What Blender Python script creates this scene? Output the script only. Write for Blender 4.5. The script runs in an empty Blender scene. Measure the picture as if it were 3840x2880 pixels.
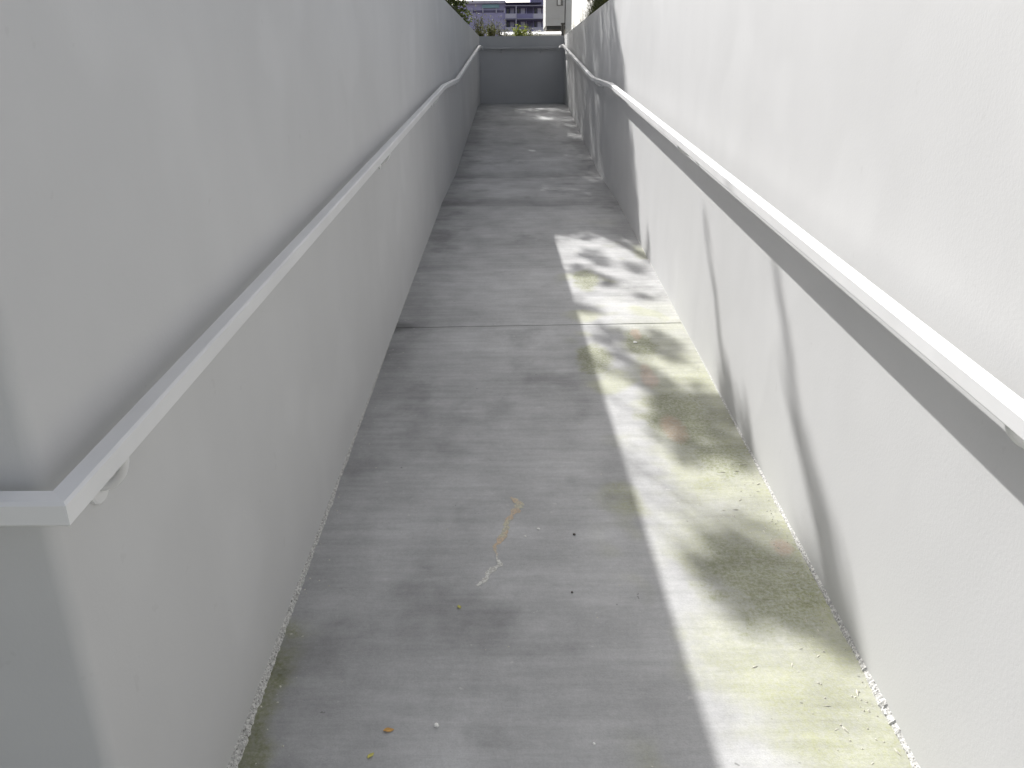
import bpy, math, random
from mathutils import Vector, Matrix, noise as mnoise
import zlib
rnd = random.Random(11)
sc = bpy.context.scene
COL = sc.collection
R = math.radians

# ------------------------------------------------------------------ camera
F_PX, PITCH, YAW, ROLL = 2998.88, 0.36963, 0.00748, -0.00912
CAMZ = 1.5
cp, sp, cy, sy = math.cos(PITCH), math.sin(PITCH), math.cos(YAW), math.sin(YAW)
fwd = Vector((-sy*cp, cy*cp, -sp)); r0 = Vector((cy, sy, 0)); u0 = r0.cross(fwd)
right = r0*math.cos(ROLL) + u0*math.sin(ROLL)
up = -r0*math.sin(ROLL) + u0*math.cos(ROLL)
cam = bpy.data.cameras.new('camera'); cam_o = bpy.data.objects.new('camera', cam); COL.objects.link(cam_o)
M = Matrix((right, up, -fwd)).transposed().to_4x4(); M.translation = (0, 0, CAMZ)
cam_o.matrix_world = M
cam.sensor_fit = 'HORIZONTAL'; cam.sensor_width = 36.0; cam.lens = F_PX/3840*36
cam.clip_start = 0.02; cam.clip_end = 3000
sc.camera = cam_o

def at(px, py, Y):
    """world point at distance Y along the ramp that the photograph shows at pixel px, py"""
    d = fwd + right*((px-1920)/F_PX) + up*((1440-py)/F_PX)
    return Vector((0, 0, CAMZ)) + d*(Y/d.y)

# ------------------------------------------------------------------ dimensions
XL, XR = -0.6325, 0.8602
S1, Y1, SLD, Y2, S2, Y3, YE = 0.07052, 6.887, 0.02542, 8.539, 0.08609, 14.106, 15.283
YC = 0.94
WT = 0.627 + CAMZ
HR, TK = 0.9406, 0.035
TH = 0.22

def floor_z(y):
    z = S1*min(max(y, YC), Y1)
    if y > Y1: z += SLD*(min(y, Y2)-Y1)
    if y > Y2: z += S2*(min(y, Y3)-Y2)
    return z

def ground_z(y):
    return 1.95 + (0.028*(y-16) if y > 16 else 0) - (0.014*(y-120) if y > 120 else 0)

# ------------------------------------------------------------------ helpers
class MB:
    def __init__(s): s.v = []; s.f = []
    def quad(s, a, b, c, d):
        n = len(s.v); s.v += [tuple(a), tuple(b), tuple(c), tuple(d)]; s.f.append((n, n+1, n+2, n+3))
    def poly(s, pts):
        n = len(s.v); s.v += [tuple(p) for p in pts]; s.f.append(tuple(range(n, n+len(pts))))
    def box(s, x0, x1, y0, y1, z0, z1):
        n = len(s.v)
        s.v += [(x0,y0,z0),(x1,y0,z0),(x1,y1,z0),(x0,y1,z0),(x0,y0,z1),(x1,y0,z1),(x1,y1,z1),(x0,y1,z1)]
        s.f += [tuple(n+i for i in q) for q in ((3,2,1,0),(4,5,6,7),(0,1,5,4),(1,2,6,5),(2,3,7,6),(3,0,4,7))]
    def prism(s, pts, z0, z1):
        """vertical prism over a counter-clockwise outline"""
        n = len(s.v); k = len(pts)
        s.v += [(p[0], p[1], z0) for p in pts] + [(p[0], p[1], z1) for p in pts]
        s.f.append(tuple(n+k-1-i for i in range(k))); s.f.append(tuple(n+k+i for i in range(k)))
        for i in range(k):
            j = (i+1) % k; s.f.append((n+i, n+j, n+k+j, n+k+i))
    def rings(s, rings, close=True, caps=True):
        n = len(s.v); k = len(rings[0])
        for r_ in rings: s.v += [tuple(p) for p in r_]
        for i in range(len(rings)-1):
            for j in range(k if close else k-1):
                a = n+i*k+j; b = n+i*k+(j+1) % k
                s.f.append((a, b, b+k, a+k))
        if caps:
            s.f.append(tuple(n+k-1-j for j in range(k)))
            m = n+(len(rings)-1)*k; s.f.append(tuple(m+j for j in range(k)))
    def tube(s, path, rad, sides=8):
        path = [Vector(p) for p in path]; rs = rad if isinstance(rad, (list, tuple)) else [rad]*len(path)
        rings = []
        for i, p in enumerate(path):
            t = (path[min(i+1, len(path)-1)] - path[max(i-1, 0)]).normalized()
            a = t.cross(Vector((0.13, 0.21, 0.97)))
            if a.length < 1e-3: a = t.cross(Vector((1, 0, 0)))
            a.normalize(); b = t.cross(a)
            rings.append([p + (a*math.cos(q) + b*math.sin(q))*rs[i] for q in [2*math.pi*j/sides for j in range(sides)]])
        s.rings(rings)
    def build(s, name, mat, parent=None, smooth=False):
        me = bpy.data.meshes.new(name); me.from_pydata(s.v, [], s.f); me.update()
        if smooth:
            me.polygons.foreach_set('use_smooth', [True]*len(me.polygons))
        me.materials.append(mat)
        o = bpy.data.objects.new(name, me); COL.objects.link(o)
        if parent is not None: o.parent = parent
        return o

def tag(o, label=None, cat=None, group=None, kind=None):
    if label: o['label'] = label
    if cat: o['category'] = cat
    if group: o['group'] = group
    if kind: o['kind'] = kind
    return o

def thing(name, label, cat, loc=(0, 0, 0), group=None):
    o = bpy.data.objects.new(name, None); COL.objects.link(o); o.location = loc
    o.empty_display_size = 0.1
    rnd.seed(zlib.crc32(label.encode()))      # every thing keeps its own random shape
    return tag(o, label, cat, group)

# ------------------------------------------------------------------ materials
class NT:
    def __init__(s, name):
        s.m = bpy.data.materials.new(name); s.m.use_nodes = True
        s.n = s.m.node_tree; s.bsdf = s.n.nodes['Principled BSDF']; s.out = s.n.nodes['Material Output']
        s.co = None
    def coord(s):
        if s.co is None:
            s.co = s.n.nodes.new('ShaderNodeTexCoord').outputs['Object']
        return s.co
    def put(s, sock, v):
        if isinstance(v, (int, float)): sock.default_value = v
        elif isinstance(v, tuple): sock.default_value = v if len(v) == 4 or sock.type == 'VECTOR' else (*v, 1)
        else: s.n.links.new(v, sock)
    def math(s, op, a, b=None, c=None, clamp=False):
        nd = s.n.nodes.new('ShaderNodeMath'); nd.operation = op; nd.use_clamp = clamp
        s.put(nd.inputs[0], a)
        if b is not None: s.put(nd.inputs[1], b)
        if c is not None: s.put(nd.inputs[2], c)
        return nd.outputs[0]
    def noise(s, scale, detail=3, rough=0.5, stretch=None, off=(0, 0, 0)):
        v = s.coord()
        if stretch is not None or off != (0, 0, 0):
            mp = s.n.nodes.new('ShaderNodeMapping'); s.n.links.new(v, mp.inputs['Vector'])
            mp.inputs['Scale'].default_value = stretch or (1, 1, 1); mp.inputs['Location'].default_value = off; v = mp.outputs[0]
        nd = s.n.nodes.new('ShaderNodeTexNoise'); s.n.links.new(v, nd.inputs['Vector'])
        nd.inputs['Scale'].default_value = scale; nd.inputs['Detail'].default_value = detail; nd.inputs['Roughness'].default_value = rough
        return nd.outputs['Fac']
    def step(s, v, lo, hi, a=0.0, b=1.0):
        nd = s.n.nodes.new('ShaderNodeMapRange'); nd.interpolation_type = 'SMOOTHSTEP'
        s.put(nd.inputs['Value'], v)
        flip = lo > hi
        nd.inputs['From Min'].default_value = min(lo, hi); nd.inputs['From Max'].default_value = max(lo, hi)
        nd.inputs['To Min'].default_value = b if flip else a; nd.inputs['To Max'].default_value = a if flip else b
        return nd.outputs[0]
    def lin(s, v, lo, hi, a, b):
        nd = s.n.nodes.new('ShaderNodeMapRange'); s.put(nd.inputs['Value'], v)
        nd.inputs['From Min'].default_value = lo; nd.inputs['From Max'].default_value = hi
        nd.inputs['To Min'].default_value = a; nd.inputs['To Max'].default_value = b
        return nd.outputs[0]
    def mix(s, fac, a, b, blend='MIX'):
        nd = s.n.nodes.new('ShaderNodeMix'); nd.data_type = 'RGBA'; nd.blend_type = blend
        s.put(nd.inputs[0], fac); s.put(nd.inputs[6], a); s.put(nd.inputs[7], b)
        return nd.outputs[2]
    def scale(s, col, f):
        nd = s.n.nodes.new('ShaderNodeVectorMath'); nd.operation = 'SCALE'
        if isinstance(col, tuple): nd.inputs[0].default_value = col[:3]
        else: s.n.links.new(col, nd.inputs[0])
        s.put(nd.inputs['Scale'], f)
        return nd.outputs[0]
    def xyz(s):
        nd = s.n.nodes.new('ShaderNodeSeparateXYZ'); s.n.links.new(s.coord(), nd.inputs[0]); return nd.outputs
    def bump(s, h, strength=0.2, dist=0.01):
        nd = s.n.nodes.new('ShaderNodeBump'); nd.inputs['Strength'].default_value = strength; nd.inputs['Distance'].default_value = dist
        s.n.links.new(h, nd.inputs['Height']); s.n.links.new(nd.outputs[0], s.bsdf.inputs['Normal'])
    def fin(s, col, rough=0.8, metal=0.0, spec=0.3):
        s.put(s.bsdf.inputs['Base Color'], col); s.put(s.bsdf.inputs['Roughness'], rough)
        s.bsdf.inputs['Metallic'].default_value = metal; s.bsdf.inputs['Specular IOR Level'].default_value = spec
        return s.m

def plain(name, col, rough=0.75, var=0.12, scale=6.0, metal=0.0, spec=0.3):
    t = NT(name)
    return t.fin(t.scale(col, t.lin(t.noise(scale), 0.3, 0.7, 1-var, 1+var)), rough, metal, spec)

def leaf_mat(name, a, b, trans=0.35):
    t = NT(name)
    c = t.mix(t.step(t.noise(9.0, 2), 0.38, 0.62), a, b)
    t.fin(c, 0.6, 0, 0.35)
    tr = t.n.nodes.new('ShaderNodeBsdfTranslucent'); t.n.links.new(c, tr.inputs[0])
    mx = t.n.nodes.new('ShaderNodeMixShader'); mx.inputs[0].default_value = trans
    t.n.links.new(t.bsdf.outputs[0], mx.inputs[1]); t.n.links.new(tr.outputs[0], mx.inputs[2])
    t.n.links.new(mx.outputs[0], t.out.inputs['Surface'])
    return t.m

def wall_mat(name, col):
    t = NT(name)
    big = t.lin(t.noise(0.9, 3), 0.3, 0.7, 0.95, 1.03)
    trowel = t.lin(t.noise(5.0, 4, 0.55, (1, 1, 0.5)), 0.3, 0.7, 0.985, 1.015)
    fine = t.noise(140, 3, 0.6)
    patch = t.step(t.noise(1.7, 2, 0.4, (1, 1, 1), (7, 3, 1)), 0.56, 0.64, 1.0, 1.035)
    c = t.scale(col, t.math('MULTIPLY', t.math('MULTIPLY', big, trowel), patch))
    pit = t.step(t.noise(26, 2), 0.73, 0.76)
    c = t.mix(t.math('MULTIPLY', pit, 0.10), c, (0.35, 0.34, 0.33))
    t.bump(t.math('ADD', t.math('MULTIPLY', fine, 0.25), t.math('MULTIPLY', t.noise(7, 3), 0.2)), 0.12, 0.01)
    return t.fin(c, 0.85, 0, 0.2)

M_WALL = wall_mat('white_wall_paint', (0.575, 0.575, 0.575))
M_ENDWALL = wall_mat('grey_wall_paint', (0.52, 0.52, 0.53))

def rough_mat(name, col):
    t = NT(name)
    c = t.mix(t.step(t.noise(170, 3), 0.42, 0.62), tuple(x*0.62 for x in col), col)
    x, y, z = t.xyz()
    c = t.mix(t.math('MULTIPLY', t.step(t.noise(210, 2, off=(3, 1, 0)), 0.60, 0.66), 0.8), c, (0.09, 0.085, 0.075))
    t.bump(t.noise(120, 3), 0.5, 0.006)
    return t.fin(c, 0.95, 0, 0.1)
M_EDGE = rough_mat('raw_stucco_edge', (0.66, 0.655, 0.63))

def concrete_mat():
    t = NT('broomed_concrete')
    x, y, z = t.xyz()
    blotch = t.lin(t.noise(1.3, 4, 0.55), 0.28, 0.72, 0.80, 1.13)
    cloud = t.lin(t.noise(4.5, 4, 0.6, (1, 0.7, 1), (4, 2, 0)), 0.3, 0.7, 0.86, 1.10)
    broom = t.noise(30, 4, 0.65, (0.12, 1.0, 1.0))
    broomv = t.math('MULTIPLY', t.lin(broom, 0.3, 0.7, 0.90, 1.08), t.lin(t.noise(9, 4, 0.6, (0.15, 1.0, 1.0), (5, 0, 0)), 0.3, 0.7, 0.95, 1.05))
    fine = t.noise(230, 3, 0.7)
    finev = t.math('MULTIPLY', t.lin(fine, 0.25, 0.75, 0.91, 1.09), t.lin(t.noise(75, 4, 0.7), 0.3, 0.7, 0.94, 1.06))
    v = t.math('MULTIPLY', t.math('MULTIPLY', blotch, cloud), t.math('MULTIPLY', broomv, finev))
    # damp-dirt bands at the ends of the landing
    wob = t.lin(t.noise(2.2, 3, 0.5, (1, 0.2, 1), (9, 0, 0)), 0.3, 0.7, -0.035, 0.035)
    yy = t.math('ADD', y, wob)
    def band(c_, w_, depth, xm=None):
        d = t.math('SUBTRACT', yy, c_)
        k = t.math('MULTIPLY', t.math('MULTIPLY', t.step(d, -0.03, 0.04), t.step(d, w_, w_*0.25)), depth)
        k = t.math('MULTIPLY', k, t.lin(t.noise(3.0, 4, 0.6, (1, 1, 1), (2, 9, 4)), 0.3, 0.7, 0.6, 1.1))
        if xm is not None: k = t.math('MULTIPLY', k, xm)
        return t.math('SUBTRACT', 1.0, k)
    for c_, w_, dp in ((6.74, 0.50, 0.27), (8.30, 0.48, 0.27), (10.3, 0.6, 0.10), (11.9, 0.6, 0.10)):
        v = t.math('MULTIPLY', v, band(c_, w_, dp))
    v = t.math('MULTIPLY', v, band(4.93, 0.30, 0.18, t.step(x, 0.05, -0.4)))
    v = t.math('MULTIPLY', v, band(5.45, 0.35, 0.12, t.step(x, -0.3, 0.0)))
    edge = t.step(t.math('ADD', x, t.lin(t.noise(3.5, 4, 0.6), 0.3, 0.7, -0.10, 0.10)), -0.32, -0.62)  # left edge darkened by dirt and painted-in corner shade together
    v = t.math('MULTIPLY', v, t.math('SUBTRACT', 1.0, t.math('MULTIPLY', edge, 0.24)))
    edr = t.math('MULTIPLY', t.step(t.math('ADD', x, t.lin(t.noise(4.0, 4, 0.6, off=(3, 0, 0)), 0.3, 0.7, -0.10, 0.10)), 0.55, 0.84), t.step(y, 4.6, 6.0))
    v = t.math('MULTIPLY', v, t.math('SUBTRACT', 1.0, t.math('MULTIPLY', edr, 0.22)))
    soot = t.step(t.noise(2.1, 4, 0.62, (1, 0.8, 1), (17, 6, 0)), 0.54, 0.70)
    v = t.math('MULTIPLY', v, t.math('SUBTRACT', 1.0, t.math('MULTIPLY', soot, 0.24)))
    jd = t.math('DIVIDE', t.math('ABSOLUTE', t.math('SUBTRACT', y, 3.98)), 0.10)
    jd2 = t.math('DIVIDE', t.math('ADD', x, 0.63), 0.14)
    v = t.math('MULTIPLY', v, t.math('SUBTRACT', 1.0, t.math('MULTIPLY', t.step(t.math('ADD', jd, jd2), 1.3, 0.3), 0.35)))
    base = t.scale((0.48, 0.48, 0.48), v)
    # algae film near the right wall and low along the left wall
    am = t.step(t.math('ADD', x, t.lin(t.noise(3.2, 4, 0.6, (1, 1, 1), (2, 7, 0)), 0.3, 0.7, -0.16, 0.16)), 0.44, 0.68)
    am = t.math('MULTIPLY', am, t.step(y, 4.9, 3.2))
    am = t.math('MULTIPLY', am, t.lin(t.noise(5, 3, off=(1, 1, 5)), 0.3, 0.7, 0.45, 1.0))
    spots = t.math('MULTIPLY', t.step(t.noise(3.0, 2, off=(8, 3, 1)), 0.55, 0.66), t.math('MULTIPLY', t.step(x, 0.2, 0.35), t.step(y, 6.4, 5.6)))
    am = t.math('MAXIMUM', am, t.math('MULTIPLY', spots, 0.7))
    grain = t.lin(t.noise(95, 4, 0.75, off=(2, 2, 2)), 0.32, 0.68, 0.45, 1.15)
    al = t.math('MULTIPLY', t.step(t.math('ADD', x, t.lin(t.noise(5, 3, off=(5, 5, 0)), 0.3, 0.7, -0.05, 0.05)), -0.515, -0.58),
                t.step(t.math('ADD', y, t.lin(t.noise(9, 2), 0.3, 0.7, -0.1, 0.1)), 1.8, 1.6))
    am2 = t.math('MULTIPLY', t.math('MAXIMUM', am, al), grain, clamp=True)
    def blob(cx, cy_, rx, ry):
        dx = t.math('DIVIDE', t.math('SUBTRACT', x, cx), rx); dy = t.math('DIVIDE', t.math('SUBTRACT', y, cy_), ry)
        d = t.math('ADD', t.math('MULTIPLY', dx, dx), t.math('MULTIPLY', dy, dy))
        d = t.math('ADD', d, t.lin(t.noise(9, 4, 0.65, off=(6, 2, 0)), 0.3, 0.7, -0.5, 0.5))
        return t.step(d, 1.3, 0.2)
    # deeper olive within these patches
    deep = None
    for cx, cy_, rx, ry in ((0.70, 1.93, .20, .24), (0.66, 2.95, .17, .30), (0.60, 3.72, .10, .20), (0.74, 2.62, .12, .16), (0.42, 4.75, .09, .22), (0.36, 3.55, .09, .2)):
        k = blob(cx, cy_, rx, ry); deep = k if deep is None else t.math('MAXIMUM', deep, k)
    deep = t.math('MULTIPLY', t.math('MAXIMUM', deep, t.math('MULTIPLY', al, 0.8)), grain, clamp=True)
    green = t.scale(t.mix(deep, (0.42, 0.43, 0.255), (0.235, 0.25, 0.115)), v)
    c = t.mix(t.math('MULTIPLY', t.math('MAXIMUM', am2, t.math('MULTIPLY', deep, 0.9)), 0.85), base, green)
    # small reddish lichen patches
    for cx, cy_, rx, ry in ((0.585, 3.35, .04, .13), (0.61, 2.86, .05, .12), (0.80, 2.10, .035, .05), (0.60, 3.85, .03, .07)):
        c = t.mix(t.math('MULTIPLY', t.math('MULTIPLY', blob(cx, cy_, rx, ry), grain), 0.58), c, t.scale((0.50, 0.36, 0.30), v))
    pale = t.step(t.noise(34, 2, 0.5, off=(3, 3, 3)), 0.745, 0.775)
    c = t.mix(t.math('MULTIPLY', pale, 0.5), c, (0.60, 0.60, 0.57))
    dark = t.step(t.noise(41, 2, 0.5, off=(7, 1, 3)), 0.755, 0.785)
    c = t.mix(t.math('MULTIPLY', dark, 0.5), c, (0.10, 0.10, 0.09))
    h = t.math('ADD', t.math('MULTIPLY', broom, 0.5), t.math('MULTIPLY', fine, 0.35))
    t.bump(h, 0.30, 0.006)
    return t.fin(c, 0.88, 0, 0.25)
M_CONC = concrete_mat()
M_RAIL = plain('rail_paint', (0.72, 0.72, 0.72), 0.5, 0.05, 5, 0, 0.4)
M_GROUND = plain('planting_soil', (0.17, 0.15, 0.11), 0.95, 0.35, 1.5)
M_BARK = plain('bark', (0.16, 0.13, 0.10), 0.9, 0.3, 14)
M_LEAF_DARK = leaf_mat('dark_leaf', (0.045, 0.065, 0.018), (0.10, 0.12, 0.035), 0.35)
M_LEAF_GREY = leaf_mat('grey_leaf', (0.13, 0.14, 0.10), (0.24, 0.25, 0.20), 0.3)
M_LEAF_OLIVE = leaf_mat('olive_leaf', (0.09, 0.10, 0.03), (0.19, 0.20, 0.07), 0.3)
M_LEAF_LIME = leaf_mat('lime_leaf', (0.16, 0.20, 0.03), (0.27, 0.31, 0.06), 0.4)
M_LEAF_PALE = leaf_mat('pale_frond', (0.30, 0.31, 0.25), (0.55, 0.55, 0.48), 0.3)
M_GRASS = leaf_mat('dark_grass_blade', (0.03, 0.04, 0.012), (0.085, 0.095, 0.03), 0.25)
M_BLUE = plain('blue_grey_render', (0.44, 0.42, 0.66), 0.85, 0.08, 0.4)
M_BLUE_L = plain('pale_blue_trim', (0.58, 0.57, 0.70), 0.8, 0.06, 0.4)
M_BLUE_D = plain('dark_blue_trim', (0.15, 0.14, 0.24), 0.8, 0.1, 0.4)
M_SHUT = plain('pale_blind', (0.66, 0.65, 0.78), 0.7, 0.08, 1.2)
M_TEAL = plain('teal_awning', (0.27, 0.42, 0.50), 0.7, 0.06, 0.5)
M_ROOF = plain('roof_tile_mauve', (0.52, 0.50, 0.62), 0.85, 0.1, 0.6)
M_WHITE_B = plain('white_render', (0.74, 0.74, 0.73), 0.85, 0.04, 0.8)
M_GREY_B = plain('grey_render', (0.55, 0.55, 0.55), 0.85, 0.04, 0.8)
M_DARK = plain('dark_metal', (0.05, 0.05, 0.05), 0.5, 0.1, 5)
M_CARP = plain('white_car_paint', (0.80, 0.80, 0.80), 0.25, 0.02, 3, 0, 0.5)
M_TYRE = plain('tyre_rubber', (0.03, 0.03, 0.03), 0.8, 0.1, 10)
def glass_mat():
    t = NT('window_glass'); return t.fin((0.02, 0.025, 0.03), 0.05, 0, 0.8)
M_GLASS = glass_mat()

# ------------------------------------------------------------------ ground and ramp
g = MB()
def strip(x0, x1, ys):
    for a, b in zip(ys, ys[1:]):
        g.quad((x0, a, ground_z(a)), (x1, a, ground_z(a)), (x1, b, ground_z(b)), (x0, b, ground_z(b)))
far = [YE+0.15, 16, 30, 60, 120, 300, 900]
strip(-900, XL-TH/2, [YC+0.11, YE+0.15]); strip(XR+TH/2, 900, [-60, YC+0.11, YE+0.15]); strip(-900, 900, far)
zl = floor_z(0) - 0.004
g.quad((-900, -60, zl), (XR+TH/2, -60, zl), (XR+TH/2, YC+0.11, zl), (-900, YC+0.11, zl))
tag(g.build('ground', M_GROUND), kind='structure')

f = MB()
def slab(prof, x0=XL-0.03, x1=XR+0.03, depth=0.25, skew=0.0):
    """one concrete pour: a profile along the ramp with real thickness; skew tilts the joint edge at its far or near end"""
    for i in range(len(prof)-1):
        (a, sa), (b, sb) = prof[i], prof[i+1]
        n = 6 if b-a > 1 else 2
        pts = [(a+(b-a)*k/n, sa+(sb-sa)*k/n) for k in range(n+1)]
        for (p, s_), (q, r_) in zip(pts, pts[1:]):
            A = lambda x, yy, s__: (x, yy + s__*(x-0.1), floor_z(yy + s__*(x-0.1)))
            f.quad(A(x0, p, s_), A(x1, p, s_), A(x1, q, r_), A(x0, q, r_))
JS = 0.03
slab([(YC, 0), (3.982, JS)]); slab([(3.992, JS), (Y1, 0)]); slab([(Y1, 0), (Y2, 0)]); slab([(Y2, 0), (Y3, 0)]); slab([(Y3, 0), (YE+0.02, 0)])
# groove of the control joint
A = lambda x, yy, dz: (x, yy + JS*(x-0.1), floor_z(yy + JS*(x-0.1)) + dz)
for y_, dz0, dz1, y_2 in ((3.982, 0, -0.02, 3.982), (3.982, -0.02, -0.02, 3.992), (3.992, -0.02, 0, 3.992)):
    f.quad(A(XL-0.03, y_, dz0), A(XR+0.03, y_, dz0), A(XR+0.03, y_2, dz1), A(XL-0.03, y_2, dz1))
# bottom landing in front of the corner
f.quad((-7, -6, floor_z(0)), (XR+0.03, -6, floor_z(0)), (XR+0.03, YC, floor_z(0)), (-7, YC, floor_z(0)))
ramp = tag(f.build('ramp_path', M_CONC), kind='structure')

# pale filled crack in the slab
crack = [(-0.12, 1.923, .006), (-0.101, 1.946, .012), (-0.089, 1.983, .013), (-0.056, 2.016, .011), (-0.064, 2.045, .006), (-0.068, 2.076, .005), (-0.072, 2.114, .012),
         (-0.051, 2.147, .017), (-0.041, 2.207, .014), (-0.03, 2.262, .015), (-0.005, 2.305, .020), (0.004, 2.343, .017), (-0.018, 2.371, .010), (-0.028, 2.378, .003)]
pts = []
for (a, b) in zip(crack, crack[1:]):
    for k in range(5):
        t_ = k/5; pts.append([a[i]+(b[i]-a[i])*t_ for i in range(3)])
pts.append(list(crack[-1]))
mk = MB(); Lf, Rt = [], []
for i, p in enumerate(pts):
    q0, q1 = pts[max(i-1, 0)], pts[min(i+1, len(pts)-1)]
    dx, dy = q1[0]-q0[0], q1[1]-q0[1]; L_ = math.hypot(dx, dy) or 1
    nx, ny = -dy/L_, dx/L_
    wl, wr = p[2]*rnd.uniform(0.25, 1.0), p[2]*rnd.uniform(0.25, 1.0); j = rnd.uniform(-.002, .002)
    l = (p[0]+nx*(wl+j), p[1]+ny*(wl+j)); r_ = (p[0]-nx*(wr-j), p[1]-ny*(wr-j))
    Lf.append((*l, floor_z(l[1])+0.0012)); Rt.append((*r_, floor_z(r_[1])+0.0012))
for i in range(len(pts)-1): mk.quad(Rt[i], Rt[i+1], Lf[i+1], Lf[i])
t = NT('crack_filler')
x, y, z = t.xyz()
cc = t.mix(t.step(t.noise(22, 2), 0.42, 0.58), (0.60, 0.47, 0.34), (0.58, 0.56, 0.43))
cc = t.mix(t.step(y, 2.10, 2.04), cc, (0.70, 0.70, 0.66))
cc = t.mix(t.math('MULTIPLY', t.step(t.noise(150, 2), 0.48, 0.56), 0.6), cc, (0.40, 0.385, 0.35))
t.fin(cc, 0.9); t.bump(t.noise(170, 3), 0.4, 0.004)
mk.build('crack_patch', t.m, ramp)

# ------------------------------------------------------------------ retaining walls
def rough_strip(x, side, y0, y1, parent, wid=0.016, seed=1):
    """ragged raw render at the foot of a wall, fading out up the ramp"""
    rr = random.Random(seed); m = MB(); rings = []; yy = y0
    while yy < y1:
        k = max(0.13, 1.0 - (yy-y0)/3.2)
        slow = 1 + 0.35*mnoise.noise(Vector((yy*7, seed, 0))); w = wid*k*slow*rr.uniform(0.75, 1.12); h = wid*k*slow*rr.uniform(0.7, 1.1)
        z = floor_z(yy); jz = rr.uniform(-.002, .002)*k
        rings.append([(x-side*0.004, yy, z-0.01), (x-side*0.004, yy, z+h+0.003), (x+side*w*0.45, yy, z+h*0.85+jz), (x+side*w*0.95, yy, z+h*0.35), (x+side*(w+0.003), yy, z-0.006)])
        yy += rr.uniform(0.003, 0.009)*(1+yy*0.2)
    if side < 0: rings = [list(reversed(r_)) for r_ in rings]
    m.rings(rings)
    return m.build('raw_base_edge', M_EDGE, parent)

wl_ = thing('retaining_wall', 'smooth white wall along the left of the ramp, turning left at its near corner', 'wall', (XL, YC, 0))
wl_.location = (0, 0, 0)
m = MB(); b = 0.022
m.prism([(XL, YC+b), (XL, YC+b+0.012), (XL, YE-0.003), (XL-TH, YE-0.003), (XL-TH, YC+TH), (-14, YC+TH), (-14, YC)] + [(XL-b-0.012, YC)] + [(XL-b+b*math.sin(q), YC+b-b*math.cos(q)) for q in [math.pi/2*j/10 for j in range(10)]], -0.4, WT)
lw = m.build('wall_body', M_WALL, wl_, True); lw.data.set_sharp_from_angle(angle=R(25))
rough_strip(XL, 1, YC+0.01, 6.8, wl_, 0.017, 5)

wr_ = thing('retaining_wall', 'sunlit white wall along the right of the ramp', 'wall')
m = MB(); m.box(XR, XR+TH, -8, YE-0.003, -0.4, WT-0.002); m.build('wall_body', M_WALL, wr_)
rough_strip(XR, -1, 1.0, 6.8, wr_, 0.013, 9)

we_ = thing('retaining_wall', 'shaded grey wall closing the far top end of the ramp', 'wall')
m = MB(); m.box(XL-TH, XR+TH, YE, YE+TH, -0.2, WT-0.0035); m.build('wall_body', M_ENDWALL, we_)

# ------------------------------------------------------------------ handrails
CH = 0.004
def rail_mesh(path, w=0.037, h=TK):
    """square tube with eased edges swept along a path, mitred at the bends"""
    P = [Vector(p) for p in path]; m = MB(); rings = []
    prof = [(-w/2+CH, -h/2), (w/2-CH, -h/2), (w/2, -h/2+CH), (w/2, h/2-CH), (w/2-CH, h/2), (-w/2+CH, h/2), (-w/2, h/2-CH), (-w/2, -h/2+CH)]
    for i, p in enumerate(P):
        d0 = (P[i]-P[i-1]) if i else (P[1]-P[0]); d1 = (P[i+1]-P[i]) if i < len(P)-1 else d0
        h0 = Vector((d0.x, d0.y, 0)).normalized(); h1 = Vector((d1.x, d1.y, 0)).normalized()
        n0 = Vector((h0.y, -h0.x, 0)); n1 = Vector((h1.y, -h1.x, 0)); n = (n0+n1).normalized()
        k = 1/max(0.4, n.dot(n0))
        rings.append([p + n*(a*k) + Vector((0, 0, c)) for a, c in prof])
    m.rings(rings)
    return m

def soft(path, r_=0.10):
    """rounds the vertical kinks of a rail path"""
    out = [Vector(path[0])]
    for i in range(1, len(path)-1):
        a, p, c = Vector(path[i-1]), Vector(path[i]), Vector(path[i+1])
        d0 = (a-p).normalized(); d1 = (c-p).normalized()
        r2 = r_ if abs(d0.y) > 0.9 and abs(d1.y) > 0.9 else 0.012
        if r2 < 0.05: out.append(p); continue
        for t_ in (0, .25, .5, .75, 1):
            out.append((p+d0*r2)*(1-t_)**2 + p*2*t_*(1-t_) + (p+d1*r2)*t_**2)
    out.append(Vector(path[-1])); return out

zc = lambda y: floor_z(y) + HR - TK/2
CLX, CRX = -0.5822, 0.7711

def bracket(wall_x, rail_x, y, parent, mat=M_RAIL):
    s_ = 1 if rail_x > wall_x else -1; z = zc(y)
    m = MB(); pth = []
    for k in range(9):
        a = k/8*math.pi/2
        pth.append((wall_x + s_*0.004 + (rail_x-wall_x-s_*0.004)*math.sin(a), y, z-TK/2-0.052+0.0535*(1-math.cos(a))))
    m.tube(pth, 0.0075, 8)
    br = m.build('bracket', mat, parent, True)
    m = MB(); rings = []
    for xx, rr in ((0.0, 0.027), (0.005, 0.027), (0.007, 0.024)):
        rings.append([(wall_x+s_*xx, y+rr*math.cos(q), z-TK/2-0.052+rr*math.sin(q)) for q in [2*math.pi*j/16 for j in range(16)]])
    m.rings(rings if s_ > 0 else [list(reversed(r_)) for r_ in rings]); m.build('wall_plate', mat, br)
    return br

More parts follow.
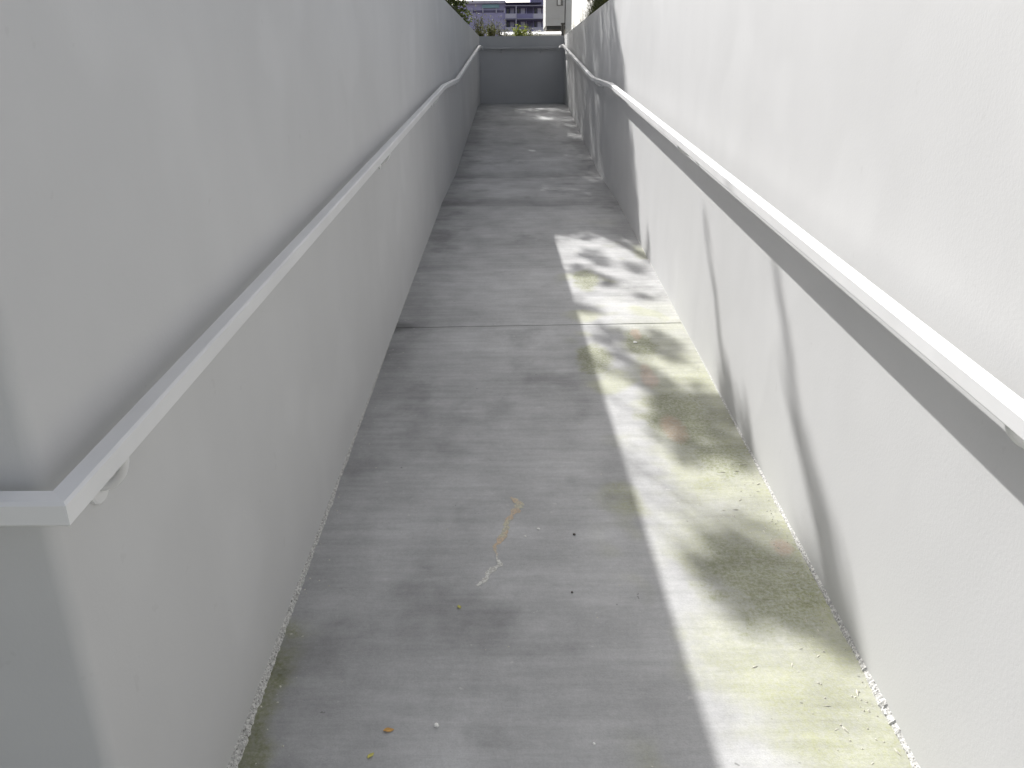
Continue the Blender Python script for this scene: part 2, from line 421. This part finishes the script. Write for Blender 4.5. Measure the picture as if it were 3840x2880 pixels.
hl = thing('handrail', 'square grey handrail on the left wall that wraps round its near corner', 'handrail')
yc_ = YC-0.0503
path = [(-9, yc_, zc(YC)), (CLX, yc_, zc(YC)), (CLX, Y1, zc(Y1)), (CLX, Y2, zc(Y2)), (CLX, Y3, zc(Y3)), (CLX, YE-0.075, zc(YE))]
rail_mesh(soft(path)).build('rail', M_RAIL, hl)
for y_ in (1.06, 3.80, 6.35, 8.95, 11.6, 14.2): bracket(XL, CLX, y_, hl)
hr_ = thing('handrail', 'square white handrail on the sunlit right wall casting a dark band below it', 'handrail')
path = [(CRX, -3.0, zc(YC)), (CRX, YC, zc(YC)), (CRX, Y1, zc(Y1)), (CRX, Y2, zc(Y2)), (CRX, Y3, zc(Y3)), (CRX, YE-0.075, zc(YE))]
rail_mesh(soft(path)).build('rail', M_RAIL, hr_)
for y_ in (1.15, 3.95, 6.72, 8.40, 11.2, 14.1): bracket(XR, CRX, y_, hr_)
he = thing('handrail', 'short level handrail across the shaded end wall', 'handrail')
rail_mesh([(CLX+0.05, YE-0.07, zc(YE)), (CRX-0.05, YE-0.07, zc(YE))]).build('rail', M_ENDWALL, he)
for x_ in (-0.25, 0.45):
    m = MB(); m.tube([(x_, YE-0.002, zc(YE)-0.07), (x_, YE-0.05, zc(YE)-0.055), (x_, YE-0.07, zc(YE)-TK/2)], 0.008)
    m.build('bracket', M_ENDWALL, he)

# ------------------------------------------------------------------ small litter on the slab
def pebble(name, x, y, s_, mat, label, group=None, flat=0.6):
    m = MB(); rings = []
    for a in (0.12, 0.45, 0.75, 0.95):
        ph = math.pi*a - math.pi*0.02
        rings.append([(s_*math.sin(ph)*math.cos(q)*rnd.uniform(.75, 1.15), s_*math.sin(ph)*math.sin(q)*rnd.uniform(.75, 1.15), -s_*flat*math.cos(ph)) for q in [2*math.pi*j/7 for j in range(7)]])
    m.rings(rings)
    o = m.build(name, mat, None, False); o.location = (x, y, floor_z(y)+s_*flat*0.8); o.rotation_euler = (math.atan(S1), 0, rnd.uniform(0, 6))
    return tag(o, label, 'pebble' if name == 'pebble' else 'debris', group)
M_PALE = plain('pale_stone', (0.88, 0.87, 0.84), 0.7, 0.05, 60)
M_DSTONE = plain('dark_stone', (0.11, 0.10, 0.09), 0.8, 0.2, 60)
pebble('pebble', -0.192, 1.432, 0.0065, M_PALE, 'largest white pebble, alone low in the middle of the shaded slab')
pebble('pebble', 0.063, 2.196, 0.006, M_PALE, 'white chip to the right of the upper end of the crack', None, 0.4)
pebble('pebble', 0.021, 2.158, 0.0045, M_PALE, 'small white chip just beside the crack, left of a bigger one', None, 0.4)
pebble('pebble', 0.174, 2.165, 0.0055, M_DSTONE, 'dark pebble right of the two white chips by the crack')
pebble('pebble', 0.150, 1.893, 0.004, M_DSTONE, 'dark pebble on shaded slab, nearer than the other dark one')
pebble('pebble', 0.166, 1.381, 0.004, M_PALE, 'tiny white chip near the bottom edge beside the sunlit strip', None, 0.5)
pebble('pebble', 0.579, 3.742, 0.012, M_PALE, 'flat pale stone just below the control joint in the dappled shade', None, 0.3)
M_ORANGE = plain('orange_leaf', (0.62, 0.36, 0.12), 0.8, 0.2, 40)
M_YELLOW = plain('yellow_leaf', (0.58, 0.54, 0.16), 0.8, 0.2, 40)
def leaf_bit(x_, y_, L_, W_, rot, mat, label):
    m = MB(); n = 6
    top = [(L_*(k/n-.5), W_*.5*math.sin(math.pi*min(1, k/n*1.0+.02))**.7*(1+.3*rnd.random()), .0012+.0015*math.sin(k)) for k in range(n+1)]
    bot = [(p[0], -p[1]*rnd.uniform(.6, 1), p[2]+.0008) for p in top]
    mid = [(p[0], 0, .0008) for p in top]
    for k in range(n): m.quad(mid[k], mid[k+1], top[k+1], top[k]); m.quad(bot[k], bot[k+1], mid[k+1], mid[k])
    o = m.build('leaf_fragment', mat); o.location = (x_, y_, floor_z(y_)+.001); o.rotation_euler = (math.atan(S1), 0, rot)
    return tag(o, label, 'leaf')
leaf_bit(-.300, 1.42, .026, .012, .2, M_ORANGE, 'small orange leaf fragment low on the shaded slab, left of the largest white pebble')
leaf_bit(-.330, 1.352, .020, .010, 1.0, M_YELLOW, 'small yellow leaf fragment near the bottom edge, below the orange one')
leaf_bit(-.165, 1.835, .018, .009, 2.0, M_YELLOW, 'small yellow leaf fragment just below the lower end of the crack')
M_TWIG = plain('dry_leaf', (0.62, 0.60, 0.52), 0.85, 0.2, 40)
gm = MB()
for k in range(460):
    if k < 170: x_, y_ = XR-abs(rnd.gauss(0, 0.09))-0.02, rnd.uniform(1.1, 2.6)
    elif k < 260: x_, y_ = XR-abs(rnd.gauss(0, 0.05))-0.012, rnd.uniform(1.1, 6)
    elif k < 330: x_, y_ = XL+abs(rnd.gauss(0, 0.03))+0.018, rnd.uniform(1.0, 5)
    else: x_, y_ = rnd.uniform(XL+.05, XR-.05), rnd.uniform(1.1, 6.5)
    s_ = rnd.uniform(0.0008, 0.0032); a = rnd.uniform(0, 6.28); z_ = floor_z(y_)
    el = rnd.choice((1, 1, 1.5, 4 if k < 170 else 1.5))
    c_, n_ = math.cos(a), math.sin(a)
    P = [(x_+c_*s_*el, y_+n_*s_*el, z_+0.0005), (x_-n_*s_, y_+c_*s_, z_+0.0005), (x_-c_*s_*el, y_-n_*s_*el, z_+0.0005), (x_+n_*s_, y_-c_*s_, z_+0.0005)]
    tp = (x_, y_, z_+s_*0.9)
    for i in range(4): gm.poly([P[i], P[(i+1) % 4], tp])
tag(gm.build('grit', M_TWIG), 'pale grit and dry plant crumbs scattered along the foot of the walls', 'grit', kind='stuff')

# ------------------------------------------------------------------ plants
def leafcard(m, c, s_, ratio=0.5, droop=None):
    d = Vector((rnd.gauss(0, 1), rnd.gauss(0, 1), rnd.gauss(0, 0.7))) if droop is None else droop
    d.normalize(); n = d.cross(Vector((rnd.gauss(0, 1), rnd.gauss(0, 1), rnd.gauss(0, 1)))).normalized()
    bdir = n.cross(d)*(0.18*s_)
    w = n*(s_*ratio*0.5); l = d*(s_*0.5)
    m.quad(c-l, c+w+bdir, c+l, c-w+bdir)

def clump(m, c, rx, ry, rz, n, s_, ratio=0.5):
    c = Vector(c)
    for _ in range(n):
        v = Vector((rnd.gauss(0, 1), rnd.gauss(0, 1), rnd.gauss(0, 1))).normalized()*(rnd.random()**0.45)
        leafcard(m, c + Vector((v.x*rx, v.y*ry, v.z*rz)), s_*rnd.uniform(0.6, 1.3), ratio)

def limb(m, a, b_, r0_, r1_, n=6, wob=0.05):
    a, b_ = Vector(a), Vector(b_); L_ = (b_-a).length
    ps = [a + (b_-a)*(k/n) + (Vector((rnd.gauss(0, wob), rnd.gauss(0, wob), rnd.gauss(0, wob)))*L_*(0.3 if 0 < k < n else 0)) for k in range(n+1)]
    m.tube(ps, [r0_+(r1_-r0_)*k/n for k in range(n+1)], 7)

def tree(name, label, base, trunk_top, clumps, leaf_s, mat, group=None, cat='tree', tr=0.09, dens=1.0, extra=None):
    base = Vector(base); o = thing(name, label, cat, base, group); o.location = (0, 0, 0)
    m = MB(); limb(m, base - Vector((0, 0, 0.1)), trunk_top, tr, tr*0.55, 7, 0.03)
    for c in clumps:
        limb(m, trunk_top if rnd.random() < 0.6 else base.lerp(Vector(trunk_top), 0.75), c[0], tr*0.18, 0.004, 5, 0.06)
    m.build('trunk', M_BARK, o, True)
    m = MB()
    for c, r_, n_ in clumps:
        rr = r_ if isinstance(r_, tuple) else (r_, r_, r_*0.85)
        clump(m, c, *rr, int(n_*dens), leaf_s)
    if extra: extra(m)
    m.build('crown', mat, o)
    return o

# sun: travels down along (0.525, -1.3, -1)
KX, KY = 0.525, 1.3
def sunward(p, h): return (p[0]-KX*h, p[1]+KY*h, p[2]+h)

# tree behind the left wall; its outer sprays dapple the lit strip
sprays = []; rnd.seed(4)
for (x_, y_, r_, n_) in ((0.69, 3.72, .13, 60), (0.48, 3.74, .12, 50), (0.66, 3.08, .13, 60), (0.80, 3.06, .11, 50), (0.63, 2.80, .11, 44), (0.82, 2.72, .11, 44),
                         (0.76, 2.04, .12, 60), (0.60, 1.97, .12, 60), (0.73, 1.90, .12, 65), (0.83, 1.80, .09, 55), (0.60, 3.34, .10, 34),
                         (0.36, 4.30, .09, 22), (0.55, 4.75, .08, 16), (0.40, 4.92, .08, 18), (0.70, 4.45, .06, 10), (0.75, 5.0, .09, 20), (0.50, 5.2, .12, 40)):
    h = rnd.uniform(3.9, 4.8)
    sprays.append((sunward((x_, y_, floor_z(y_)), h), (r_*0.9, r_*1.35, r_*0.9), n_))
body = []
for k in range(26):
    y_ = rnd.uniform(7.0, 12.0); x_ = rnd.uniform(-3.6, -1.9); z_ = rnd.uniform(3.0, 5.2)
    r_ = rnd.uniform(.3, .5)
    if x_ + KX*(z_-0.2) + r_ > 0.36: continue
    body.append(((x_, y_, z_), r_, 150))
def twigs(m):
    for (pts_, h) in (([(3.655, .866), (3.4, .60), (3.123, .345), (2.9, .25), (2.721, .216)], 4.3), ([(2.60, .895), (2.43, .70), (2.271, .506), (2.0, .32), (1.773, .173)], 4.6)):
        P = [Vector(sunward((XR, a, z_), h)) for a, z_ in pts_]
        for i in range(len(P)-1):
            for k in range(12):
                c = P[i].lerp(P[i+1], k/12); d = (P[i+1]-P[i]).normalized()
                wd = 0.75 + 0.8*(i+k/12)/4
                leafcard(m, c + Vector((rnd.gauss(0, .016), rnd.gauss(0, .03), rnd.gauss(0, .016)))*wd, 0.10*wd, 0.5, d + Vector((rnd.gauss(0, .25), rnd.gauss(0, .25), rnd.gauss(0, .25))))
tree('leafy_tree', 'loose leafy tree behind the left wall that dapples the lit strip', (-2.7, 9.6, 1.9), (-2.5, 9.3, 4.0), sprays+body, 0.10, M_LEAF_DARK, extra=twigs)

# tall dark screen of foliage growing along the top of the left wall; its near face throws the shade over the upper ramp
def near_y(x_, z_):
    dx = (-0.75-x_)/KX
    return 8.18 + KY*dx + (z_-2.35-dx)/0.9
ev = thing('evergreen_tree', 'dense dark green tree growing over the top of the left wall at the upper left', 'tree')
m = MB()
for (bx, by) in ((-1.45, 11.2), (-1.5, 12.8), (-1.6, 14.6), (-1.9, 16.4)):
    top = Vector((bx+rnd.uniform(-.2, .2), by+rnd.uniform(-.2, .2), 5.0)); limb(m, (bx, by, 1.8), top, .07, .03, 7, .03)
    for k in range(7):
        q = rnd.uniform(.2, .9); s0 = Vector((bx, by, 1.8)).lerp(top, q); limb(m, s0, s0+Vector((rnd.uniform(-.6, .6), rnd.uniform(-.8, .8), rnd.uniform(.3, .9))), .02, .005, 4, .08)
m.build('trunk', M_BARK, ev, True)
m = MB(); n_c = 0
while n_c < 1230:
    x_ = -0.80-2.2*rnd.random()**1.2; y_ = rnd.uniform(8.6, 19.5); z_ = rnd.uniform(2.3, 7.0)
    r_ = rnd.uniform(.14, .30)
    if y_ - r_*1.1 < near_y(x_, z_): continue
    if y_ > 12.6 and z_ < 5.0 and rnd.random() < 0.50: continue
    if x_ > -0.052*y_ - .05 + r_*.2 and y_ > 14: continue
    if x_ + r_ > -0.66: continue
    n_c += 1
    clump(m, (x_, y_, z_), r_, r_*1.1, r_, int(52*(r_/.22)**2), 0.075)
m.build('crown', M_LEAF_DARK, ev)

# unseen tree added behind the right wall to block sky above the ramp top
cl = []
for k in range(80):
    v = Vector((rnd.gauss(0, 1), rnd.gauss(0, 1), rnd.gauss(0, 1))).normalized()*(rnd.random()**0.4)
    cl.append(((1.9+v.x*2.6, 14.2+v.y*3.2, 6.6+v.z*2.2), rnd.uniform(.45, .75), 150))
tree('sky_blocker_tree', 'broad tree behind the right wall spreading over the upper ramp', (3.4, 13.6, 1.9), (3.1, 13.6, 5.0), cl, 0.16, M_LEAF_DARK, tr=.16)

def shrub(name, label, px, py_top, Y, w, mat, leaf_s, n, stems=9, group=None, ratio=0.4):
    top = at(px, py_top, Y); gz = ground_z(Y); o = thing(name, label, 'shrub', (top.x, Y, gz), group); h = top.z-gz
    m = MB(); lm = MB()
    for k in range(stems):
        a = rnd.uniform(0, 6.28); rr = w*rnd.uniform(0.2, 1.0); hh = h*rnd.uniform(0.6, 1.0)
        e = Vector((math.cos(a)*rr, math.sin(a)*rr, hh)); m.tube([(0, 0, 0), (e.x*.35, e.y*.35, hh*.5), e], [.008, .005, .002], 5)
        for j in range(n//stems):
            q = rnd.uniform(0.25, 1.0)
            c = Vector((e.x*q*q, e.y*q*q, hh*q)) + Vector((rnd.gauss(0, w*.12), rnd.gauss(0, w*.12), rnd.gauss(0, .05)))
            leafcard(lm, c, leaf_s*rnd.uniform(.6, 1.3), ratio)
    m.build('stems', M_BARK, o); lm.build('foliage', mat, o)
    return o
shrub('shrub', 'wispy grey green shrub beside the end of the left wall', 1795, 38, 17.2, .22, M_LEAF_GREY, .05, 420)
shrub('shrub', 'low olive shrub behind the left end of the end wall', 1800, 86, 16.4, .17, M_LEAF_OLIVE, .05, 380)
shrub('shrub', 'dull grey bush second from the left behind the end wall', 1838, 66, 18.3, .26, M_LEAF_GREY, .05, 480)
shrub('shrub', 'dark olive shrub between the grey bushes behind the end wall', 1843, 92, 16.6, .15, M_LEAF_OLIVE, .05, 400)
shrub('shrub', 'grey bush nearest the middle behind the end wall', 1882, 78, 19.0, .26, M_LEAF_GREY, .05, 420)
shrub('shrub', 'bright yellow green shrub over the middle of the end wall', 1948, 100, 17.0, .20, M_LEAF_LIME, .06, 520)
shrub('shrub', 'olive shrub just right of the yellow green one', 1978, 95, 19.5, .16, M_LEAF_OLIVE, .05, 260)
for (px, pt, lb) in ((2000, 116, 'pale low plant right of the olive shrub'), (2022, 119, 'pale low plant in front of the white car row')):
    shrub('shrub', lb, px, pt, 21.0, .18, M_LEAF_PALE, .05, 260)

def grass(name, label, x_, y_, base, h, w, n, mat, lean=(0, 0), group=None, cat='grass', bw=0.008):
    o = thing(name, label, cat, (x_, y_, base), group); m = MB()
    for k in range(n):
        a = rnd.uniform(0, 6.28); rr = rnd.random()**.6; b0 = Vector((math.cos(a)*.06*rr, math.sin(a)*.06*rr, 0))
        out = Vector((math.cos(a)*w*rr+lean[0], math.sin(a)*w*rr+lean[1], 0)); hh = h*rnd.uniform(.6, 1.05)*(1-.25*rr)
        side = Vector((-math.sin(a), math.cos(a), 0)).lerp(Vector((rnd.gauss(0, 1), rnd.gauss(0, 1), 0)).normalized(), .4)*bw
        prev = None
        for i in range(6):
            t_ = i/5; p = b0 + out*(t_**1.7) + Vector((0, 0, hh*(t_ - .28*t_**3*rr*1.4))); s_ = side*(1-t_*.85)
            cur = (p-s_, p+s_)
            if prev: m.quad(prev[0], prev[1], cur[1], cur[0])
            prev = cur
    m.build('blades', mat, o)
    return o
GB = ground_z(10)
for i, (x_, y_, h, w, lb) in enumerate(((1.30, 11.4, .85, .34, 'dark spiky grass tuft on the right wall top, nearest the camera'), (1.36, 12.5, .95, .34, 'dark spiky grass tuft on the right wall top, second from the near end'),
        (1.34, 13.5, .95, .30, 'dark spiky grass tuft on the right wall top, third from the near end'), (1.34, 14.5, .85, .24, 'dark spiky grass tuft on the right wall top, fourth from the near end'),
        (1.60, 13.9, 1.15, .4, 'tall dark grass tuft standing behind the row along the right wall'))):
    grass('grass_tuft', lb, x_, y_, GB, h*1.15, w, 620, M_GRASS, bw=.012, group='dark grass tufts along the top of the right wall')
for i, (px, Y, h, lb) in enumerate(((2172, 15.0, .36, 'pale drooping frond plant hanging over the far right wall top'), (2158, 17.5, .65, 'pale fronded plant beside the white house wall'), (2190, 18.0, .95, 'taller pale fronded plant against the white house wall'))):
    p = at(px, 60, Y); grass('frond_plant', lb, p.x, Y, ground_z(Y), h, .2, 90, M_LEAF_PALE, (-.05, -.05), 'pale fronded plants at the far right', 'plant', .006)

# ------------------------------------------------------------------ buildings
def rect(m, px0, px1, py0, py1, Y, d0, d1):
    """a box on the facade plane at distance Y, from d0 behind to d1 in front of it"""
    a, c = at(px0, py1, Y), at(px1, py0, Y); m.box(a.x, c.x, Y-d1, Y+d0, a.z, c.z)

YB = 200.0
ap = thing('apartment_block', 'blue grey apartment block with balconies in the far distance', 'building')
gz = ground_z(YB)
m = MB(); a, c = at(1600, 60, YB), at(1897, 10, YB); m.box(a.x, c.x, YB, YB+14, gz-1, c.z)
a2, c2 = at(1897, 60, YB), at(1990, 9, YB); m.box(c.x+.004, c2.x, YB+1.6, YB+14, gz-1, c2.z)
a3, c3 = at(1990, 60, YB), at(2140, -26, YB); m.box(c2.x+.004, c3.x, YB+1.6, YB+14, gz-1, c3.z)
m.build('wall', M_BLUE, ap)
m = MB(); rect(m, 1590, 1896, 3.2, 16, YB, 13, .9); m.build('roof', M_ROOF, ap)
m = MB(); rect(m, 1893, 2031, 9.5, 12.5, YB, 1.5, 1.2); rect(m, 1893, 2120, -34, -26, YB, 8, .8); m.build('cornice', M_BLUE_D, ap)
m = MB(); rect(m, 1808, 1872, 17, 31, YB, 0, .5); m.build('awning', M_TEAL, ap)
m = MB()
rect(m, 1766, 1890, 38, 48, YB, -.01, .05)
m.build('dark_band', M_BLUE_D, ap)  # darker band across the facade, behind the posts
for px in (1811, 1861, 1891, 1770):
    m = MB(); rect(m, px-1.6, px+1.6, 31, 49, YB, -.06, .4); m.build('post', M_BLUE_L, ap)
for py in (20, 69.5, 119):
    m = MB(); rect(m, 1893, 2060, py, py+3.6, YB, 1.55, .9); m.build('balcony_slab', M_BLUE_L, ap)
    m = MB(); rect(m, 1893, 2060, py+3.9, py+8, YB, 1.55, .55); m.build('balcony_soffit', M_BLUE_D, ap)
def wing(px0, px1, py0, py1, mat, nm, dep=1.58, parent=ap, deep=.06):
    p, q = at(px0, py1, YB), at(px1, py0, YB); m = MB(); m.box(p.x, q.x, YB+dep-deep, YB+dep, p.z, q.z); return m.build(nm, mat, parent)
for py in (26, 77, 126):
    for (x0, x1) in ((1897, 1932), (1937, 1972), (1976, 1999), (2002, 2034)):
        w_ = wing(x0, x1, py, py+24, M_BLUE_D, 'window')
        if x0 != 1976:
            p, q = at(x0+(x1-x0)*.45, py+24, YB), at(x0+(x1-x0)*.9, py+3, YB); mm = MB(); mm.box(p.x, q.x, YB+1.46, YB+1.515, p.z, q.z); mm.build('blind', M_SHUT, w_)
            p, q = at(x0+(x1-x0)*.10, py+24, YB), at(x0+(x1-x0)*.30, py+5, YB); mm = MB(); mm.box(p.x, q.x, YB+1.47, YB+1.515, p.z, q.z); mm.build('pane', M_GLASS, w_)
    for (x0, x1) in ((1895, 1934), (2000, 2036)):
        m = MB(); rect(m, x0, x1, py+25.5, py+43, YB, -.75, .82); m.build('balcony_panel', M_BLUE_L, ap)
    m = MB(); rect(m, 1934, 1937, py-3, py+43, YB, 1.5, .85); m.build('balcony_divider', M_BLUE_L, ap)
    m = MB()
    for k in range(22):
        px = 1938 + k*2.85; rect(m, px, px+.8, py+26, py+43, YB, -.75, .80)
    rect(m, 1937, 2000, py+24.6, py+26, YB, -.74, .81)
    m.build('balcony_railing', M_BLUE, ap)

# white block with a projecting bay over a covered drive
YW = 80.0; gz = ground_z(YW)
wb = thing('bay_building', 'grey fronted building with a projecting upper bay over a dark soffit', 'building')
a, c = at(2046, 97, YW), at(2119, -60, YW)
m = MB(); m.box(a.x, c.x, YW, YW+7, a.z, c.z); m.build('bay', M_GREY_B, wb)
m = MB(); a, c = at(2046, 111, YW), at(2119, 97.4, YW); m.box(a.x+.08, c.x, YW+.12, YW+6.9, a.z, c.z); m.build('soffit', M_DARK, wb)
m = MB(); a, c = at(2121, 131, YW), at(2260, -60, YW); m.box(a.x, c.x, YW+.6, YW+8, gz-.3, c.z); m.build('wall', M_WHITE_B, wb)
m = MB(); a, c = at(2046, 70, YW), at(2119, 67.5, YW); m.box(a.x-.01, c.x+.01, YW-.03, YW-.002, a.z, c.z); m.build('joint', M_GREY_B, wb)
w_ = MB(); a, c = at(2088, 21, YW), at(2112, -40, YW); w_.box(a.x, c.x, YW-.05, YW-.003, a.z, c.z); w_ = w_.build('window', M_DARK, wb)
m = MB(); a, c = at(2091, 19, YW), at(2103, -38, YW); m.box(a.x, c.x, YW-.075, YW-.053, a.z, c.z); m.build('blind', M_WHITE_B, w_)
m = MB(); a, c = at(2105, 19, YW), at(2110, -38, YW); m.box(a.x, c.x, YW-.075, YW-.053, a.z, c.z); m.build('pane', M_GLASS, w_)
# white house, its long side lit by the sun
wh = thing('white_house', 'sunlit white house wall rising behind the pale fronds at the right', 'building')
m = MB(); m.box(3.15, 11, 23, 49, ground_z(23)-.4, 13.0); m.build('wall', M_WHITE_B, wh)
m = MB(); m.box(3.05, 11.1, 22.9, 49.1, 13.004, 13.3); m.build('roof', M_GREY_B, wh)
wf = MB(); wf.box(3.10, 3.148, 36, 38.2, 4.4, 7.2); wf = wf.build('window', M_DARK, wh)
m = MB(); m.box(3.088, 3.098, 36.15, 38.05, 4.55, 7.05); m.build('pane', M_GLASS, wf)
# utility post at the right corner
p = at(2110, 130, 30); o = thing('post', 'thin black post at the far right corner of the end wall', 'post', (p.x, 30, ground_z(30)))
m = MB(); tz = at(2110, 92, 30).z - ground_z(30); m.tube([(0, 0, -.1), (0, 0, tz)], .05, 10); m.build('shaft', M_DARK, o)
m = MB(); m.box(-.07, .07, -.07, .07, tz+.001, tz+.05); m.build('cap', M_DARK, o)
# low white garden wall
YG = 40.0; a, c = at(1880, 131, YG), at(2106, 125.5, YG)
o = thing('garden_wall', 'low white garden wall catching the sun beyond the end wall', 'wall')
m = MB(); m.box(a.x, c.x, YG, YG+.3, ground_z(YG)-.3, c.z-.03); m.build('wall_body', M_WHITE_B, o)
m = MB(); m.poly([(a.x-.05, YG-.06, c.z-.027), (c.x+.05, YG-.06, c.z-.027), (c.x+.05, YG+.36, c.z+.10), (a.x-.05, YG+.36, c.z+.10)]); m.poly([(a.x-.05, YG+.36, c.z-.027), (a.x-.05, YG+.36, c.z+.10), (c.x+.05, YG+.36, c.z+.10), (c.x+.05, YG+.36, c.z-.027)])
m.build('coping', M_CARP, o)

# two white cars parked under the bay
def car(name, label, cx, cy_, gz, group):
    o = thing(name, label, 'car', (cx, cy_, gz), group)
    def section(ys): return ys
    prof = [(-2.1, .35), (-2.15, .75), (-1.95, .95), (-1.35, 1.0), (-.75, 1.62), (.75, 1.68), (1.55, 1.12), (2.05, 1.0), (2.15, .6), (2.1, .35)]
    m = MB(); rings = []
    for x_ in (-.85, -.80, .80, .85):
        k = 0.97 if abs(x_) > .82 else 1.0
        rings.append([(x_, y_*k, .35+(z_-.35)*k) for y_, z_ in prof])
    m.rings(rings); m.build('body', M_CARP, o)
    m = MB(); m.quad((-.7, -1.28, 1.09), (.7, -1.28, 1.09), (.66, -.83, 1.56), (-.66, -.83, 1.56)); m.build('rear_window', M_GLASS, o)
    for sx in (-1, 1):
        m = MB(); m.poly([(sx*.856, -.95, 1.08), (sx*.856, 1.2, 1.12), (sx*.852, .7, 1.55), (sx*.852, -.6, 1.52)]); m.build('side_window', M_GLASS, o)
        for yy in (-1.35, 1.35):
            m = MB(); m.rings([[(sx*.70+q, yy+.33*math.cos(a_), .33+.33*math.sin(a_)) for a_ in [2*math.pi*j/18 for j in range(18)]] for q in (0, sx*.17)]); m.build('wheel', M_TYRE, o)
    return o
for (px, Y, lb) in ((2048, 97, 'white car parked under the bay, nearer the left edge'), (2086, 92, 'white car parked under the bay, on the right by the black post')):
    p = at(px, 120, Y); car('parked_car', lb, p.x, Y, at(px, 112.5, Y).z-1.68, 'white cars parked beyond the end wall')

# ------------------------------------------------------------------ light
sd = Vector((KX, -KY, -1)).normalized()
el = math.asin(-sd.z); az = math.atan2(-sd.x, -sd.y)      # azimuth of the sun measured from +Y towards +X
sun = bpy.data.lights.new('sun', 'SUN'); so = bpy.data.objects.new('sun', sun); COL.objects.link(so)
so.rotation_euler = sd.to_track_quat('-Z', 'Y').to_euler(); so.location = (-4, 10, 12)
sun.energy = 4.3; sun.angle = R(0.53); sun.color = (1.0, 0.985, 0.962)
w = bpy.data.worlds.new('World'); sc.world = w; w.use_nodes = True
nt = w.node_tree; sky = nt.nodes.new('ShaderNodeTexSky'); sky.sky_type = 'NISHITA'; sky.sun_disc = False
sky.sun_elevation = el; sky.sun_rotation = az; sky.air_density = 0.9; sky.dust_density = 4.0; sky.ozone_density = 0.6
hs = nt.nodes.new('ShaderNodeHueSaturation'); hs.inputs['Saturation'].default_value = 0.36
nt.links.new(sky.outputs[0], hs.inputs['Color']); nt.links.new(hs.outputs[0], nt.nodes['Background'].inputs[0]); nt.nodes['Background'].inputs[1].default_value = 0.118
sc.view_settings.view_transform = 'Standard'; sc.view_settings.look = 'None'
sc.view_settings.exposure = 0.67; sc.view_settings.gamma = 1.0
cy_s = sc.cycles
cy_s.use_denoising = True; cy_s.diffuse_bounces = 8; cy_s.max_bounces = 14; cy_s.transparent_max_bounces = 8
